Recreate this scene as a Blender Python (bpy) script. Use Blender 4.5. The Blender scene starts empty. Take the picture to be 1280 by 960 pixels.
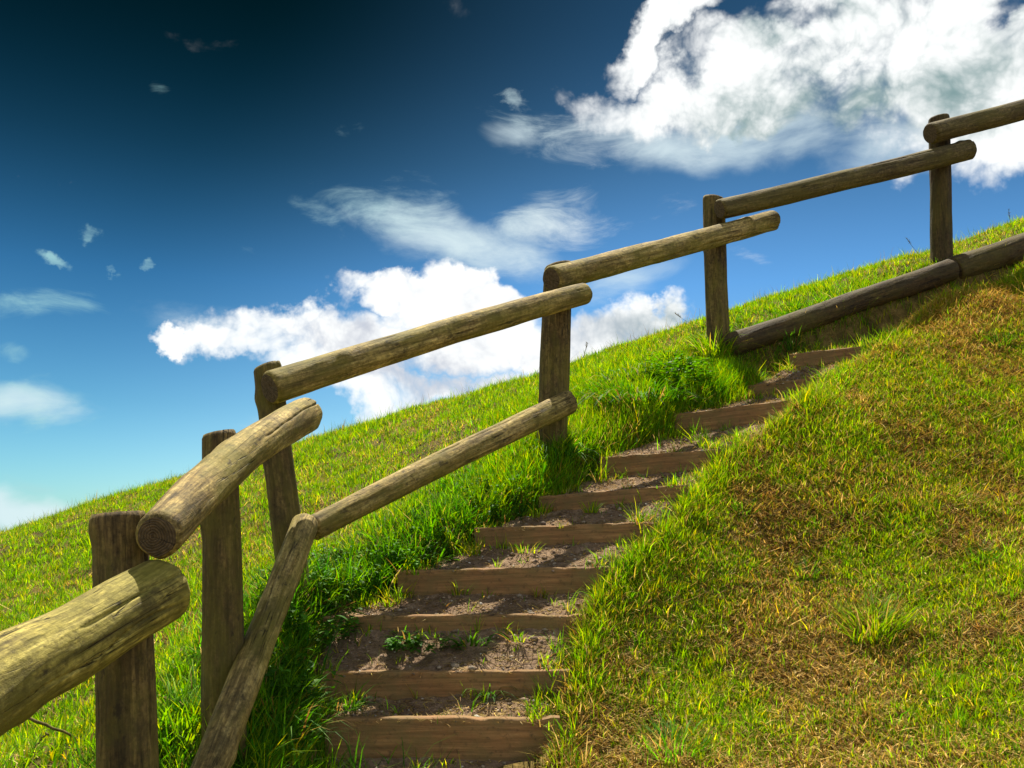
import bpy, math, random
import numpy as np
from mathutils import Vector, Matrix
random.seed(7); RNG = np.random.default_rng(11)
R = math.radians
scene = bpy.context.scene
COL = scene.collection

# ------------------------------------------------------------------ camera
F = 1150.0; PITCH = R(9.15); EYE = 1.6
cam_d = bpy.data.cameras.new('camera'); cam = bpy.data.objects.new('camera', cam_d); COL.objects.link(cam)
cam.location = (0, 0, EYE); cam.rotation_euler = (R(90) + PITCH, 0, 0)
cam_d.sensor_width = 36; cam_d.lens = F / 1280 * 36; cam_d.clip_start = 0.05; cam_d.clip_end = 20000
scene.camera = cam
CP, SP = math.cos(PITCH), math.sin(PITCH)
def raydir(px, py):
    u = (px - 640) / F; v = (480 - py) / F
    return np.array([u, CP - v * SP, SP + v * CP])
def W(px, py, d):
    "site survey: the point seen at (px, py) that lies d metres ahead"
    r = raydir(px, py); r = r / r[1] * d
    return np.array([r[0], d, EYE + r[2]])

# ------------------------------------------------------------------ noise
_perm = np.random.default_rng(3).random((256, 256))
def vnoise(x, y):
    xi = np.floor(x).astype(int); yi = np.floor(y).astype(int)
    fx = x - xi; fy = y - yi; fx = fx * fx * (3 - 2 * fx); fy = fy * fy * (3 - 2 * fy)
    g = lambda a, b: _perm[a & 255, b & 255]
    return (g(xi, yi) * (1 - fx) + g(xi + 1, yi) * fx) * (1 - fy) + (g(xi, yi + 1) * (1 - fx) + g(xi + 1, yi + 1) * fx) * fy
def fbm(x, y, s, o=4, off=0.0):
    t = 0; a = 0.5; n = 0
    for i in range(o):
        t = t + a * vnoise(x * s + 17.3 * i + off, y * s - 9.1 * i + off * 1.7); n += a; a *= 0.5; s *= 2.03
    return t / n
def sstep(a, b, x):
    t = np.clip((x - a) / (b - a), 0, 1); return t * t * (3 - 2 * t)

# ------------------------------------------------------------------ stairs survey: left end, right end, riser height px
def fd(d): return float(np.interp(d, [0, 3.05, 3.5, 5.0, 6.5, 9.0], [0, 3.05, 3.74, 5.30, 6.85, 9.3]))
STEPS = [  # lx,ly,ld, rx,ry,rd, riser height px
    (418, 897, 3.40, 668, 897, 3.40, 46),
    (410, 840, 3.63, 682, 838, 3.61, 28),
    (408, 770, 3.90, 700, 768, 3.87, 17),
    (505, 713, 4.18, 738, 708, 4.10, 29),
    (600, 660, 4.53, 795, 653, 4.38, 22),
    (680, 620, 4.88, 838, 607, 4.66, 17),
    (755, 571, 5.24, 880, 562, 5.00, 24),
    (848, 517, 5.65, 985, 500, 5.33, 24),
    (940, 481, 5.96, 1022, 471, 5.70, 14),
    (992, 442, 6.30, 1082, 432, 6.05, 18),
]
SL = [W(a, b, c) for a, b, c, *_ in STEPS]; SR = [W(d, e, f) for _, _, _, d, e, f, _ in STEPS]
SH = [s[6] / F * s[2] for s in STEPS]
def dn(p, h): return np.array([p[0], p[1], p[2] - h])
# path centre line (left, right) incl. before and after the steps
PL = [np.array([-.75, 0.6, SL[0][2] - .75]), np.array([-.73, 2.6, SL[0][2] - .33])] + SL + [dn(W(1095, 398, 6.72), .16), dn(W(1200, 357, 7.05), .24), dn(W(1300, 330, 7.36), .26), dn(W(1420, 300, 7.8), .26)]
PR = [np.array([.10, 0.6, SR[0][2] - .75]), np.array([.10, 2.6, SR[0][2] - .33])] + SR + [dn(W(1130, 402, 6.36), .16), dn(W(1205, 368, 6.72), .24), dn(W(1300, 338, 7.05), .26), dn(W(1430, 305, 7.45), .26)]

# ------------------------------------------------------------------ terrain: thin plate spline through surveyed points
C = []
def add(px, py, d, dz=0): p = W(px, py, d); p[2] += dz; C.append(p)
for l, r, h in zip(SL, SR, SH):
    C.append(dn(l, h * .5)); C.append(dn(r, h * .2))
for p, q in zip(PL[:2], PR[:2]): C += [p, q]
C.append(dn(SL[0], SH[0]))
for p in PL[12:]: C.append(dn(p, -.2))
# fence line
for a in [(281, 935, 3.05), (368, 732, 3.7), (692, 545, 5.02), (898, 428, 6.30), (1177, 322, 7.02), (800, 478, 5.65), (540, 640, 4.35), (1040, 372, 6.62)]: add(a[0], a[1], fd(a[2]))
add(455, 738, 4.25)
# skyline crest and what falls away behind
SKY = [(-150, 715, 8.5), (0, 668, 8.5), (100, 634, 8.4), (200, 608, 8.3), (380, 557, 8.0), (500, 521, 7.8), (600, 493, 7.5), (700, 464, 7.2), (800, 431, 7.1), (870, 407, 7.0), (930, 390, 7.1), (1050, 354, 7.4), (1177, 319, 7.8), (1280, 287, 8.1), (1400, 250, 8.3)]
for px, py, d in SKY:
    add(px, py + 3, d); add(px, py + 9, d * 1.22); add(px, py + 55, d * 1.7); add(px, py + 160, d * 2.6)
for a in [(0, 800, 4.9), (-100, 860, 4.3), (0, 960, 3.2), (110, 905, 3.5), (100, 730, 6.2), (220, 700, 6.0), (200, 830, 4.1), (300, 640, 6.3), (470, 640, 5.2), (450, 580, 6.8), (600, 560, 5.9), (600, 520, 6.7), (740, 490, 6.1), (450, 700, 4.4), (350, 850, 3.4)]: add(*a)
# right bank
for a in [(690, 925, 3.35), (715, 790, 3.80), (760, 700, 4.12), (1000, 505, 5.25), (1090, 428, 5.95), (1190, 366, 6.42), (1290, 330, 6.8), (1400, 296, 7.2),
          (980, 700, 4.35), (1280, 600, 4.75), (1400, 560, 4.7), (1280, 960, 3.0), (950, 960, 3.2), (1100, 780, 3.85), (1280, 780, 3.75), (1280, 450, 5.7), (1130, 560, 4.95), (850, 830, 3.8), (900, 620, 4.7), (1130, 470, 5.55)]: add(*a)
C += [np.array(p, float) for p in [(-6, -3, -1.6), (0, -4, -1.3), (6, -3, -.3), (-3, 1, -.1), (2.5, .5, .45), (5, 2, 1.4), (7, 5, 2.7), (-8, 4, -.6), (-12, 10, -1.2), (0, .2, -.0)]]
C = np.array(C)
CX, CZ = C[:, :2], C[:, 2]
def U(r2): return 0.5 * r2 * np.log(r2 + 1e-12)
n = len(C)
K = U(((CX[:, None] - CX[None]) ** 2).sum(-1)) + 0.02 * np.eye(n)
P = np.hstack([np.ones((n, 1)), CX])
A = np.block([[K, P], [P.T, np.zeros((3, 3))]])
sol = np.linalg.solve(A, np.concatenate([CZ, np.zeros(3)]))
def tps(x, y):
    q = np.stack([x.ravel(), y.ravel()], 1); out = np.zeros(len(q))
    for i in range(0, len(q), 20000):
        s = q[i:i + 20000]
        out[i:i + 20000] = U(((s[:, None] - CX[None]) ** 2).sum(-1)) @ sol[:n] + sol[n] + s @ sol[n + 1:]
    return out.reshape(x.shape)
PLa, PRa = np.array(PL), np.array(PR)
PC = (PLa + PRa) / 2; PH = np.linalg.norm((PRa - PLa)[:, :2], axis=1) / 2
def corridor(x, y):
    "signed margin inside the path (metres, positive inside)"
    best = np.full(x.shape, 9.0)
    for k in range(len(PC) - 1):
        # strip quad: distance outside the edges of this segment
        for t in np.linspace(0, 1, 6):
            l = PLa[k] * (1 - t) + PLa[k + 1] * t; r = PRa[k] * (1 - t) + PRa[k + 1] * t
            dx, dy = r[0] - l[0], r[1] - l[1]; L2 = dx * dx + dy * dy
            s = np.clip(((x - l[0]) * dx + (y - l[1]) * dy) / L2, 0, 1)
            d = np.hypot(x - l[0] - s * dx, y - l[1] - s * dy)
            best = np.minimum(best, d)
    return 0.04 - best
BL = [W(914, 418, 6.50), W(1183, 322, 7.16), W(1420, 236, 7.8)]
def strip(x, y):
    "1 just on the path side of the retaining timbers"
    out = np.zeros(np.shape(x))
    for p, q in zip(BL[:-1], BL[1:]):
        dx, dy = (q - p)[:2]; L = math.hypot(dx, dy); s = ((x - p[0]) * dx + (y - p[1]) * dy) / L; t = -((x - p[0]) * -dy + (y - p[1]) * dx) / L
        out = np.maximum(out, sstep(-.15, .15, s) * sstep(L + .1, L, s) * sstep(.0, .05, t) * sstep(.42, .25, t))
    return out
def height(x, y):
    x = np.asarray(x, float); y = np.asarray(y, float)
    xc = np.clip(x, -16, 16); yc = np.clip(y, -5, 20)
    z = tps(xc, yc)
    r = np.hypot(x, y - 5)
    z = z + (fbm(x, y, 1.3, 3) - .5) * .07 * sstep(14, 9, r) + (fbm(x, y, 6, 3, 5) - .5) * .035
    m = corridor(x, y)
    z = z - .13 * sstep(-.05, .01, m) - .20 * strip(x, y)
    far = sstep(11, 34, r)
    z = z * (1 - far) + (-14) * far
    return z - 14 * sstep(40, 260, r)
# evaluation grid for scattering
GX = np.arange(-9, 9.001, .05); GY = np.arange(-1, 14.001, .05)
gx, gy = np.meshgrid(GX, GY, indexing='ij'); GZ = height(gx, gy); GM = corridor(gx, gy)
def samp(G, x, y):
    fx = np.clip((np.asarray(x) - GX[0]) / .05, 0, len(GX) - 1.001); fy = np.clip((np.asarray(y) - GY[0]) / .05, 0, len(GY) - 1.001)
    i = fx.astype(int); j = fy.astype(int); a = fx - i; b = fy - j
    return (G[i, j] * (1 - a) + G[i + 1, j] * a) * (1 - b) + (G[i, j + 1] * (1 - a) + G[i + 1, j + 1] * a) * b
def hit(px, py, d0=2.0, d1=11.0):
    r = raydir(px, py); r = r / r[1]
    d = np.arange(d0, d1, .01); z = EYE + r[2] * d; h = samp(GZ, r[0] * d, d)
    k = np.argmax(z < h)
    if not (z < h).any(): k = np.argmin(z - h)
    return np.array([r[0] * d[k], d[k], h[k]])

# ------------------------------------------------------------------ mesh helpers
def mesh_np(name, V, Fc, cols=None, mats=(), smooth=False, midx=None):
    me = bpy.data.meshes.new(name); k = Fc.shape[1]
    me.vertices.add(len(V)); me.vertices.foreach_set('co', np.ascontiguousarray(V, dtype=np.float32).ravel())
    me.loops.add(Fc.size); me.loops.foreach_set('vertex_index', np.ascontiguousarray(Fc, dtype=np.int32).ravel())
    me.polygons.add(len(Fc)); me.polygons.foreach_set('loop_start', np.arange(0, Fc.size, k, dtype=np.int32))
    if smooth: me.polygons.foreach_set('use_smooth', np.ones(len(Fc), dtype=bool))
    for m in mats: me.materials.append(m)
    if midx is not None: me.polygons.foreach_set('material_index', midx.astype(np.int32))
    if cols is not None:
        at = me.color_attributes.new('Col', 'FLOAT_COLOR', 'POINT')
        c4 = np.ones((len(V), 4), np.float32); c4[:, :3] = cols; at.data.foreach_set('color', c4.ravel())
    me.update(calc_edges=True); me.validate()
    return me
def link(name, me, parent=None, loc=(0, 0, 0), **tags):
    o = bpy.data.objects.new(name, me); COL.objects.link(o); o.location = loc
    if parent is not None: o.parent = parent
    for k, v in tags.items(): o[k] = v
    return o

# ------------------------------------------------------------------ materials
def mat(name):
    m = bpy.data.materials.new(name); m.use_nodes = True; nt = m.node_tree; nt.nodes.clear()
    return m, nt, nt.nodes, nt.links
def N(nt, t, **kw):
    nd = nt.nodes.new(t)
    for k, v in kw.items():
        if k in ('ins',):
            for a, b in v.items(): nd.inputs[a].default_value = b
        else: setattr(nd, k, v)
    return nd
def ramp(nt, fac, stops):
    r = nt.nodes.new('ShaderNodeValToRGB'); e = r.color_ramp.elements
    while len(e) < len(stops): e.new(.5)
    for el, (p, c) in zip(e, stops): el.position = p; el.color = (*c, 1)
    nt.links.new(fac, r.inputs[0]); return r.outputs[0]
def math_(nt, op, a, b=None, c=None, clamp=False):
    m = nt.nodes.new('ShaderNodeMath'); m.operation = op; m.use_clamp = clamp
    for i, v in enumerate((a, b, c)):
        if v is None: continue
        if isinstance(v, (int, float)): m.inputs[i].default_value = v
        else: nt.links.new(v, m.inputs[i])
    return m.outputs[0]
def mixc(nt, f, a, b, mode='MIX'):
    m = nt.nodes.new('ShaderNodeMix'); m.data_type = 'RGBA'; m.blend_type = mode
    for sock, v in ((m.inputs[0], f), (m.inputs[6], a), (m.inputs[7], b)):
        if isinstance(v, (int, float)): sock.default_value = v
        elif isinstance(v, tuple): sock.default_value = (*v, 1)
        else: nt.links.new(v, sock)
    return m.outputs[2]
def noise(nt, vec, scale, detail=5, rough=.55, dist=0, lac=2):
    n_ = N(nt, 'ShaderNodeTexNoise'); n_.inputs['Scale'].default_value = scale; n_.inputs['Detail'].default_value = detail
    n_.inputs['Roughness'].default_value = rough; n_.inputs['Distortion'].default_value = dist; n_.inputs['Lacunarity'].default_value = lac
    if vec is not None: nt.links.new(vec, n_.inputs['Vector'])
    return n_.outputs['Fac']
def mapping(nt, vec, loc=(0, 0, 0), rot=(0, 0, 0), scale=(1, 1, 1), kind='POINT'):
    m = N(nt, 'ShaderNodeMapping', vector_type=kind); m.inputs['Location'].default_value = loc; m.inputs['Rotation'].default_value = rot; m.inputs['Scale'].default_value = scale
    nt.links.new(vec, m.inputs['Vector']); return m.outputs[0]

def wood_mat(name, light, mid, dark, moss=.5):
    m, nt, nd, lk = mat(name)
    tc = N(nt, 'ShaderNodeTexCoord').outputs['Object']
    oi = N(nt, 'ShaderNodeObjectInfo').outputs['Random']
    off = N(nt, 'ShaderNodeVectorMath', operation='ADD'); lk.new(tc, off.inputs[0])
    cx = N(nt, 'ShaderNodeCombineXYZ'); lk.new(math_(nt, 'MULTIPLY', oi, 37.0), cx.inputs[2]); lk.new(cx.outputs[0], off.inputs[1]); v = off.outputs[0]
    grain = noise(nt, mapping(nt, v, scale=(46, 46, 2.4)), 1, 6, .62, .35)
    fine = noise(nt, mapping(nt, v, scale=(150, 150, 16)), 1, 3, .6)
    blot = noise(nt, mapping(nt, v, scale=(9, 9, 4.5)), 1, 9, .75, .3)
    spots = noise(nt, mapping(nt, v, scale=(26, 26, 16)), 1, 5, .7)
    c = ramp(nt, grain, [(.30, dark), (.45, mid), (.64, light)])
    c = mixc(nt, .55, c, ramp(nt, fine, [(.38, (.30, .28, .26)), (.62, (1.4, 1.36, 1.3))]), 'MULTIPLY')
    iso = noise(nt, v, 48, 6, .75)
    c = mixc(nt, .8, c, ramp(nt, iso, [(.36, (.38, .36, .34)), (.5, (.95, .95, .95)), (.66, (1.45, 1.42, 1.3))]), 'MULTIPLY')
    c = mixc(nt, math_(nt, 'MULTIPLY', ramp(nt, blot, [(.46, (0, 0, 0)), (.60, (1, 1, 1))]), .72), c, (.06, .045, .018))
    mossf = math_(nt, 'MULTIPLY', ramp(nt, noise(nt, mapping(nt, v, scale=(5, 5, 2.0), loc=(3, 3, 3)), 1, 6, .7), [(.42, (0, 0, 0)), (.6, (1, 1, 1))]), moss)
    c = mixc(nt, mossf, c, (.19, .17, .022))
    c = mixc(nt, math_(nt, 'MULTIPLY', ramp(nt, spots, [(.60, (0, 0, 0)), (.68, (1, 1, 1))]), .7), c, (.03, .022, .015))
    # long drying cracks: contour lines of a noise stretched along the log
    l1 = math_(nt, 'ABSOLUTE', math_(nt, 'SUBTRACT', noise(nt, mapping(nt, v, scale=(22, 22, .9), loc=(5, 2, 1)), 1, 4, .5), .5))
    cr = ramp(nt, l1, [(.0, (1, 1, 1)), (.009, (0, 0, 0))])
    brk = ramp(nt, noise(nt, mapping(nt, v, scale=(9, 9, 2.5), loc=(9, 1, 4)), 1, 3), [(.50, (0, 0, 0)), (.58, (1, 1, 1))])
    crk = math_(nt, 'MULTIPLY', cr, brk)
    c = mixc(nt, math_(nt, 'MULTIPLY', crk, .9), c, (.012, .009, .006))
    h = math_(nt, 'ADD', math_(nt, 'MULTIPLY', grain, .6), math_(nt, 'MULTIPLY', fine, .3)); h = math_(nt, 'SUBTRACT', h, math_(nt, 'MULTIPLY', crk, 1.4)); h = math_(nt, 'ADD', h, math_(nt, 'MULTIPLY', iso, .8))
    b = N(nt, 'ShaderNodeBump'); b.inputs['Strength'].default_value = .75; b.inputs['Distance'].default_value = .007; lk.new(h, b.inputs['Height'])
    p = N(nt, 'ShaderNodeBsdfPrincipled'); lk.new(c, p.inputs['Base Color']); p.inputs['Roughness'].default_value = .78; p.inputs['Specular IOR Level'].default_value = .3
    lk.new(b.outputs[0], p.inputs['Normal']); o = N(nt, 'ShaderNodeOutputMaterial'); lk.new(p.outputs[0], o.inputs[0]); return m
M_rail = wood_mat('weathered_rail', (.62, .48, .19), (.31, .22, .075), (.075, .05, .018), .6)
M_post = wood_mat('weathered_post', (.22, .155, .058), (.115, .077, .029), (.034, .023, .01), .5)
def endgrain():
    m, nt, nd, lk = mat('end_grain')
    tc = N(nt, 'ShaderNodeTexCoord').outputs['Object']
    sx = N(nt, 'ShaderNodeSeparateXYZ'); lk.new(tc, sx.inputs[0])
    n1 = noise(nt, tc, 18, 3)
    r = math_(nt, 'POWER', math_(nt, 'ADD', math_(nt, 'POWER', sx.outputs[0], 2), math_(nt, 'POWER', sx.outputs[1], 2)), .5)
    rr = math_(nt, 'ADD', r, math_(nt, 'MULTIPLY', n1, .02))
    ring = math_(nt, 'SINE', math_(nt, 'MULTIPLY', rr, 900))
    ang = math_(nt, 'ARCTAN2', sx.outputs[0], sx.outputs[1])
    rad = ramp(nt, noise(nt, None if False else mapping(nt, tc, scale=(60, 60, 1)), 1, 4), [(.3, (.35, .35, .35)), (.7, (1.1, 1.1, 1.1))])
    c = ramp(nt, math_(nt, 'MULTIPLY_ADD', ring, .22, .5), [(.2, (.085, .055, .03)), (.8, (.19, .13, .07))])
    c = mixc(nt, 1.0, c, rad, 'MULTIPLY')
    star = math_(nt, 'LESS_THAN', math_(nt, 'ABSOLUTE', math_(nt, 'SINE', math_(nt, 'MULTIPLY_ADD', n1, 1.2, math_(nt, 'MULTIPLY', ang, 1.5)))), .05)
    c = mixc(nt, math_(nt, 'MULTIPLY', star, .8), c, (.01, .008, .006))
    b = N(nt, 'ShaderNodeBump'); b.inputs['Strength'].default_value = .5; b.inputs['Distance'].default_value = .003; lk.new(ring, b.inputs['Height'])
    p = N(nt, 'ShaderNodeBsdfPrincipled'); lk.new(c, p.inputs['Base Color']); p.inputs['Roughness'].default_value = .85; lk.new(b.outputs[0], p.inputs['Normal'])
    o = N(nt, 'ShaderNodeOutputMaterial'); lk.new(p.outputs[0], o.inputs[0]); return m
M_moss = wood_mat('mossy_rail', (.66, .56, .16), (.36, .30, .07), (.07, .05, .015), .75)
M_up = wood_mat('grey_backlit_rail', (.20, .155, .075), (.10, .075, .034), (.03, .02, .01), .3)  # greyer rail wood, with the backlit shade of the upper rails in its colour
M_dark = wood_mat('shaded_log', (.11, .07, .03), (.055, .036, .016), (.02, .013, .007), .25)  # dark log wood with shade in its colour: backlit last post, shaded retaining logs
M_end = endgrain()
def board_mat():
    m, nt, nd, lk = mat('riser_timber')
    tc = N(nt, 'ShaderNodeTexCoord').outputs['Object']
    g = noise(nt, mapping(nt, tc, scale=(3, 30, 60)), 1, 6, .6, .4)
    bl = noise(nt, mapping(nt, tc, scale=(6, 6, 9)), 1, 5, .65)
    c = ramp(nt, g, [(.3, (.15, .076, .028)), (.55, (.32, .165, .062)), (.75, (.50, .27, .11))])
    c = mixc(nt, math_(nt, 'MULTIPLY', ramp(nt, bl, [(.42, (0, 0, 0)), (.62, (1, 1, 1))]), .65), c, (.17, .13, .045))
    sp = noise(nt, tc, 38, 4, .7)
    c = mixc(nt, math_(nt, 'MULTIPLY', ramp(nt, sp, [(.56, (0, 0, 0)), (.68, (1, 1, 1))]), .6), c, (.05, .035, .02))
    b = N(nt, 'ShaderNodeBump'); b.inputs['Strength'].default_value = .6; b.inputs['Distance'].default_value = .006; lk.new(math_(nt, 'ADD', g, sp), b.inputs['Height'])
    p = N(nt, 'ShaderNodeBsdfPrincipled'); lk.new(c, p.inputs['Base Color']); p.inputs['Roughness'].default_value = .85; lk.new(b.outputs[0], p.inputs['Normal'])
    o = N(nt, 'ShaderNodeOutputMaterial'); lk.new(p.outputs[0], o.inputs[0]); return m
M_board = board_mat()
def soil(name, a, b_, c_, sc, bump):
    m, nt, nd, lk = mat(name)
    tc = N(nt, 'ShaderNodeTexCoord').outputs['Object']
    n1 = noise(nt, tc, sc, 8, .65); n2 = noise(nt, tc, sc * 9, 5, .7); n3 = noise(nt, tc, sc * .3, 4, .6)
    c = ramp(nt, n1, [(.32, a), (.5, b_), (.68, c_)])
    c = mixc(nt, .7, c, ramp(nt, n2, [(.3, (.45, .45, .45)), (.7, (1.5, 1.5, 1.5))]), 'MULTIPLY')
    c = mixc(nt, .5, c, ramp(nt, n3, [(.35, (.6, .6, .6)), (.65, (1.3, 1.3, 1.3))]), 'MULTIPLY')
    bp = N(nt, 'ShaderNodeBump'); bp.inputs['Strength'].default_value = .9; bp.inputs['Distance'].default_value = bump; lk.new(math_(nt, 'ADD', math_(nt, 'MULTIPLY', n2, .5), n1), bp.inputs['Height'])
    p = N(nt, 'ShaderNodeBsdfPrincipled'); lk.new(c, p.inputs['Base Color']); p.inputs['Roughness'].default_value = .95; p.inputs['Specular IOR Level'].default_value = .15
    lk.new(bp.outputs[0], p.inputs['Normal']); o = N(nt, 'ShaderNodeOutputMaterial'); lk.new(p.outputs[0], o.inputs[0]); return m
M_ground = soil('turf_soil', (.06, .048, .014), (.15, .11, .032), (.28, .19, .06), 9, .03)
M_path = soil('trodden_dirt', (.14, .09, .058), (.23, .155, .10), (.32, .225, .15), 14, .012)
def blade_mat(name, trans=.45):
    m, nt, nd, lk = mat(name)
    at = N(nt, 'ShaderNodeAttribute', attribute_name='Col').outputs['Color']
    d = N(nt, 'ShaderNodeBsdfPrincipled'); lk.new(at, d.inputs['Base Color']); d.inputs['Roughness'].default_value = .6; d.inputs['Specular IOR Level'].default_value = .18
    t = N(nt, 'ShaderNodeBsdfTranslucent'); hs = N(nt, 'ShaderNodeHueSaturation'); hs.inputs['Hue'].default_value = .492; hs.inputs['Saturation'].default_value = 1.1; hs.inputs['Value'].default_value = 1.6
    lk.new(at, hs.inputs['Color']); lk.new(hs.outputs[0], t.inputs['Color'])
    mx = N(nt, 'ShaderNodeMixShader'); mx.inputs[0].default_value = trans; lk.new(d.outputs[0], mx.inputs[1]); lk.new(t.outputs[0], mx.inputs[2])
    o = N(nt, 'ShaderNodeOutputMaterial'); lk.new(mx.outputs[0], o.inputs[0]); return m
M_blade = blade_mat('grass_blade', .48); M_straw = blade_mat('straw', .2); M_leaf = blade_mat('weed_leaf', .4)
def stone_mat():
    m, nt, nd, lk = mat('pebble')
    at = N(nt, 'ShaderNodeAttribute', attribute_name='Col').outputs['Color']
    n1 = noise(nt, N(nt, 'ShaderNodeTexCoord').outputs['Object'], 120, 4)
    c = mixc(nt, .7, at, ramp(nt, n1, [(.3, (.6, .6, .6)), (.7, (1.2, 1.2, 1.2))]), 'MULTIPLY')
    p = N(nt, 'ShaderNodeBsdfPrincipled'); lk.new(c, p.inputs['Base Color']); p.inputs['Roughness'].default_value = .9
    o = N(nt, 'ShaderNodeOutputMaterial'); lk.new(p.outputs[0], o.inputs[0]); return m
M_peb = stone_mat()

# ------------------------------------------------------------------ ground sheet
def axis(lo, hi, step, far, g=1.22):
    a = list(np.arange(lo, hi + 1e-6, step)); s = step
    while a[-1] < far: s *= g; a.append(a[-1] + s)
    s = step; b = [lo]
    while b[-1] > -far: s *= g; b.append(b[-1] - s)
    return np.array(b[:0:-1] + a)
ax = axis(-6.5, 5.5, .035, 6000); ay = axis(.6, 9.6, .035, 6000)
X, Y = np.meshgrid(ax, ay, indexing='ij'); Z = height(X, Y)
nx, ny = X.shape; idx = np.arange(nx * ny).reshape(nx, ny)
Fq = np.stack([idx[:-1, :-1], idx[1:, :-1], idx[1:, 1:], idx[:-1, 1:]], -1).reshape(-1, 4)
link('ground', mesh_np('ground', np.stack([X, Y, Z], -1).reshape(-1, 3), Fq, mats=[M_ground], smooth=True), kind='structure')

# ------------------------------------------------------------------ dirt path with its treads
V = []; Fs = []
def grid_patch(a, b, c, d, nu, nv, amp):
    "a-b near edge left-right, c-d far edge left-right"
    base = sum(len(v) for v in V); u = np.linspace(0, 1, nu)[:, None, None]; v = np.linspace(0, 1, nv)[None, :, None]
    P_ = (a * (1 - u) + b * u) * (1 - v) + (c * (1 - u) + d * u) * v
    x, y = P_[..., 0], P_[..., 1]
    P_[..., 2] += (fbm(x, y, 7, 4, 2) - .5) * amp + (fbm(x, y, 40, 2, 8) - .5) * amp * .35 - .07 * sstep(.88, 1, np.abs(2 * u[..., 0] - 1))
    uu = 2 * u[..., 0] - 1; P_[..., 2] -= .02 * (1 - uu ** 2) * np.sin(np.pi * np.clip(v[..., 0], 0, 1))
    V.append(P_.reshape(-1, 3)); i = np.arange(nu * nv).reshape(nu, nv) + base
    Fs.append(np.stack([i[:-1, :-1], i[1:, :-1], i[1:, 1:], i[:-1, 1:]], -1).reshape(-1, 4))
def ext(l, r, e): t = (r - l) / np.linalg.norm(r - l); return l - t * e, r + t * e
for k in range(-1, len(SL)):
    if k == -1:
        a, b = ext(PLa[1], PRa[1], .07); c, d = ext(dn(SL[0], SH[0]), dn(SR[0], SH[0]), .07)
    elif k < len(SL) - 1:
        a, b = ext(dn(SL[k], .012), dn(SR[k], .012), .07); c, d = ext(dn(SL[k + 1], SH[k + 1]), dn(SR[k + 1], SH[k + 1]), .07)
        f = .02 * (c - a) / np.linalg.norm(c - a); c = c + f; d = d + f
    else:
        a, b = ext(dn(SL[k], .012), dn(SR[k], .012), .05); c, d = PLa[k + 3], PRa[k + 3]
    grid_patch(a, b, c, d, 44, 26, .035)
for k in range(len(SL) + 2, len(PLa) - 1): grid_patch(PLa[k], PRa[k], PLa[k + 1], PRa[k + 1], 30, 24, .03)
a, b = ext(PLa[0], PRa[0], .1); c, d = ext(PLa[1], PRa[1], .07); grid_patch(a, b, c, d, 40, 60, .03)
link('path', mesh_np('path', np.vstack(V), np.vstack(Fs), mats=[M_path], smooth=True), kind='structure')

# ------------------------------------------------------------------ boards
def plank(name, p, q, hgt, thick, seed, wear=.006, n_=60, **tags):
    "upright plank whose top front edge runs p -> q"
    rs = np.random.default_rng(seed); p = Vector(p); q = Vector(q); ex = (q - p); L = ex.length; ex.normalize()
    up = Vector((0, 0, 1)); ez = (up - ex * up.dot(ex)).normalized(); ey = ez.cross(ex)
    # cross section with rounded top arrises, front at y=0, back at y=+thick
    b = .007
    sec = [(0, -hgt), (0, -hgt * .66), (0, -hgt * .33), (0, -b), (b * .35, -b * .3), (b, 0), (thick * .5, .001), (thick - b, 0), (thick, -b), (thick, -hgt * .5), (thick, -hgt)]
    vs = []; xs = np.linspace(0, L, n_)
    o1 = rs.random() * 50
    for x in xs:
        wv = (fbm(np.array([x]), np.array([o1]), 5, 4)[0] - .5); chip = max(0, fbm(np.array([x]), np.array([o1 + 9]), 13, 3)[0] - .6)
        for i, (y, z) in enumerate(sec):
            jj = (fbm(np.array([x]), np.array([o1 + i * 3.1]), 18, 2)[0] - .5) * .005
            vs.append((x, y + wv * wear * 1.5 + jj, z + wv * wear * 1.2 * (z > -.03) - chip * .03 * (z > -.03)))
    ns = len(sec); fs = []
    for i in range(n_ - 1):
        for j in range(ns):
            k = (j + 1) % ns; a0 = i * ns
            fs.append((a0 + j, a0 + ns + j, a0 + ns + k, a0 + k))
    me = bpy.data.meshes.new(name); me.from_pydata(vs, [], fs + [tuple(range(ns)), tuple(range((n_ - 1) * ns, n_ * ns))[::-1]]); me.materials.append(M_board)
    import bmesh
    bm = bmesh.new(); bm.from_mesh(me); bmesh.ops.recalc_face_normals(bm, faces=bm.faces); bm.to_mesh(me); bm.free()
    for f in me.polygons: f.use_smooth = True
    me.set_sharp_from_angle(angle=R(50))
    o = link(name, me, **tags); M3 = Matrix((ex, ey, ez)).transposed().to_4x4(); M3.translation = p; o.matrix_world = M3
    return o
G_steps = 'timber step boards up the hillside path'
step_labels = [
    'tall brown timber step board at the foot of the stair, lowest in view',
    'second step board from the bottom, with grass tufts at both its ends',
    'third step board from the bottom, thin strip above a row of leafy weeds',
    'fourth step board from the bottom, first one set further right',
    'fifth step board from the bottom, with yellow grass sprigs before its middle',
    'sixth step board from the bottom, just below the dark bank under the fence post',
    'seventh step board from the bottom, short and clean-faced beside green weeds',
    'eighth step board from the bottom, wide tilted one rising to the right',
    'ninth step board from the bottom, thin tilted strip beyond the wide tilted board',
    'topmost step board, in the shade under the long retaining timber',
]
for k in range(len(SL)):
    a, b = ext(SL[k], SR[k], .0); t = (b - a) / np.linalg.norm(b - a)
    a = a - t * (.03 if k not in (2,) else .02); b = b + t * (.09 if k < 3 else .08)
    plank('step_board', a, b, SH[k] + .09, .045, 20 + k, label=step_labels[k], category='step', group=G_steps)
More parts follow.
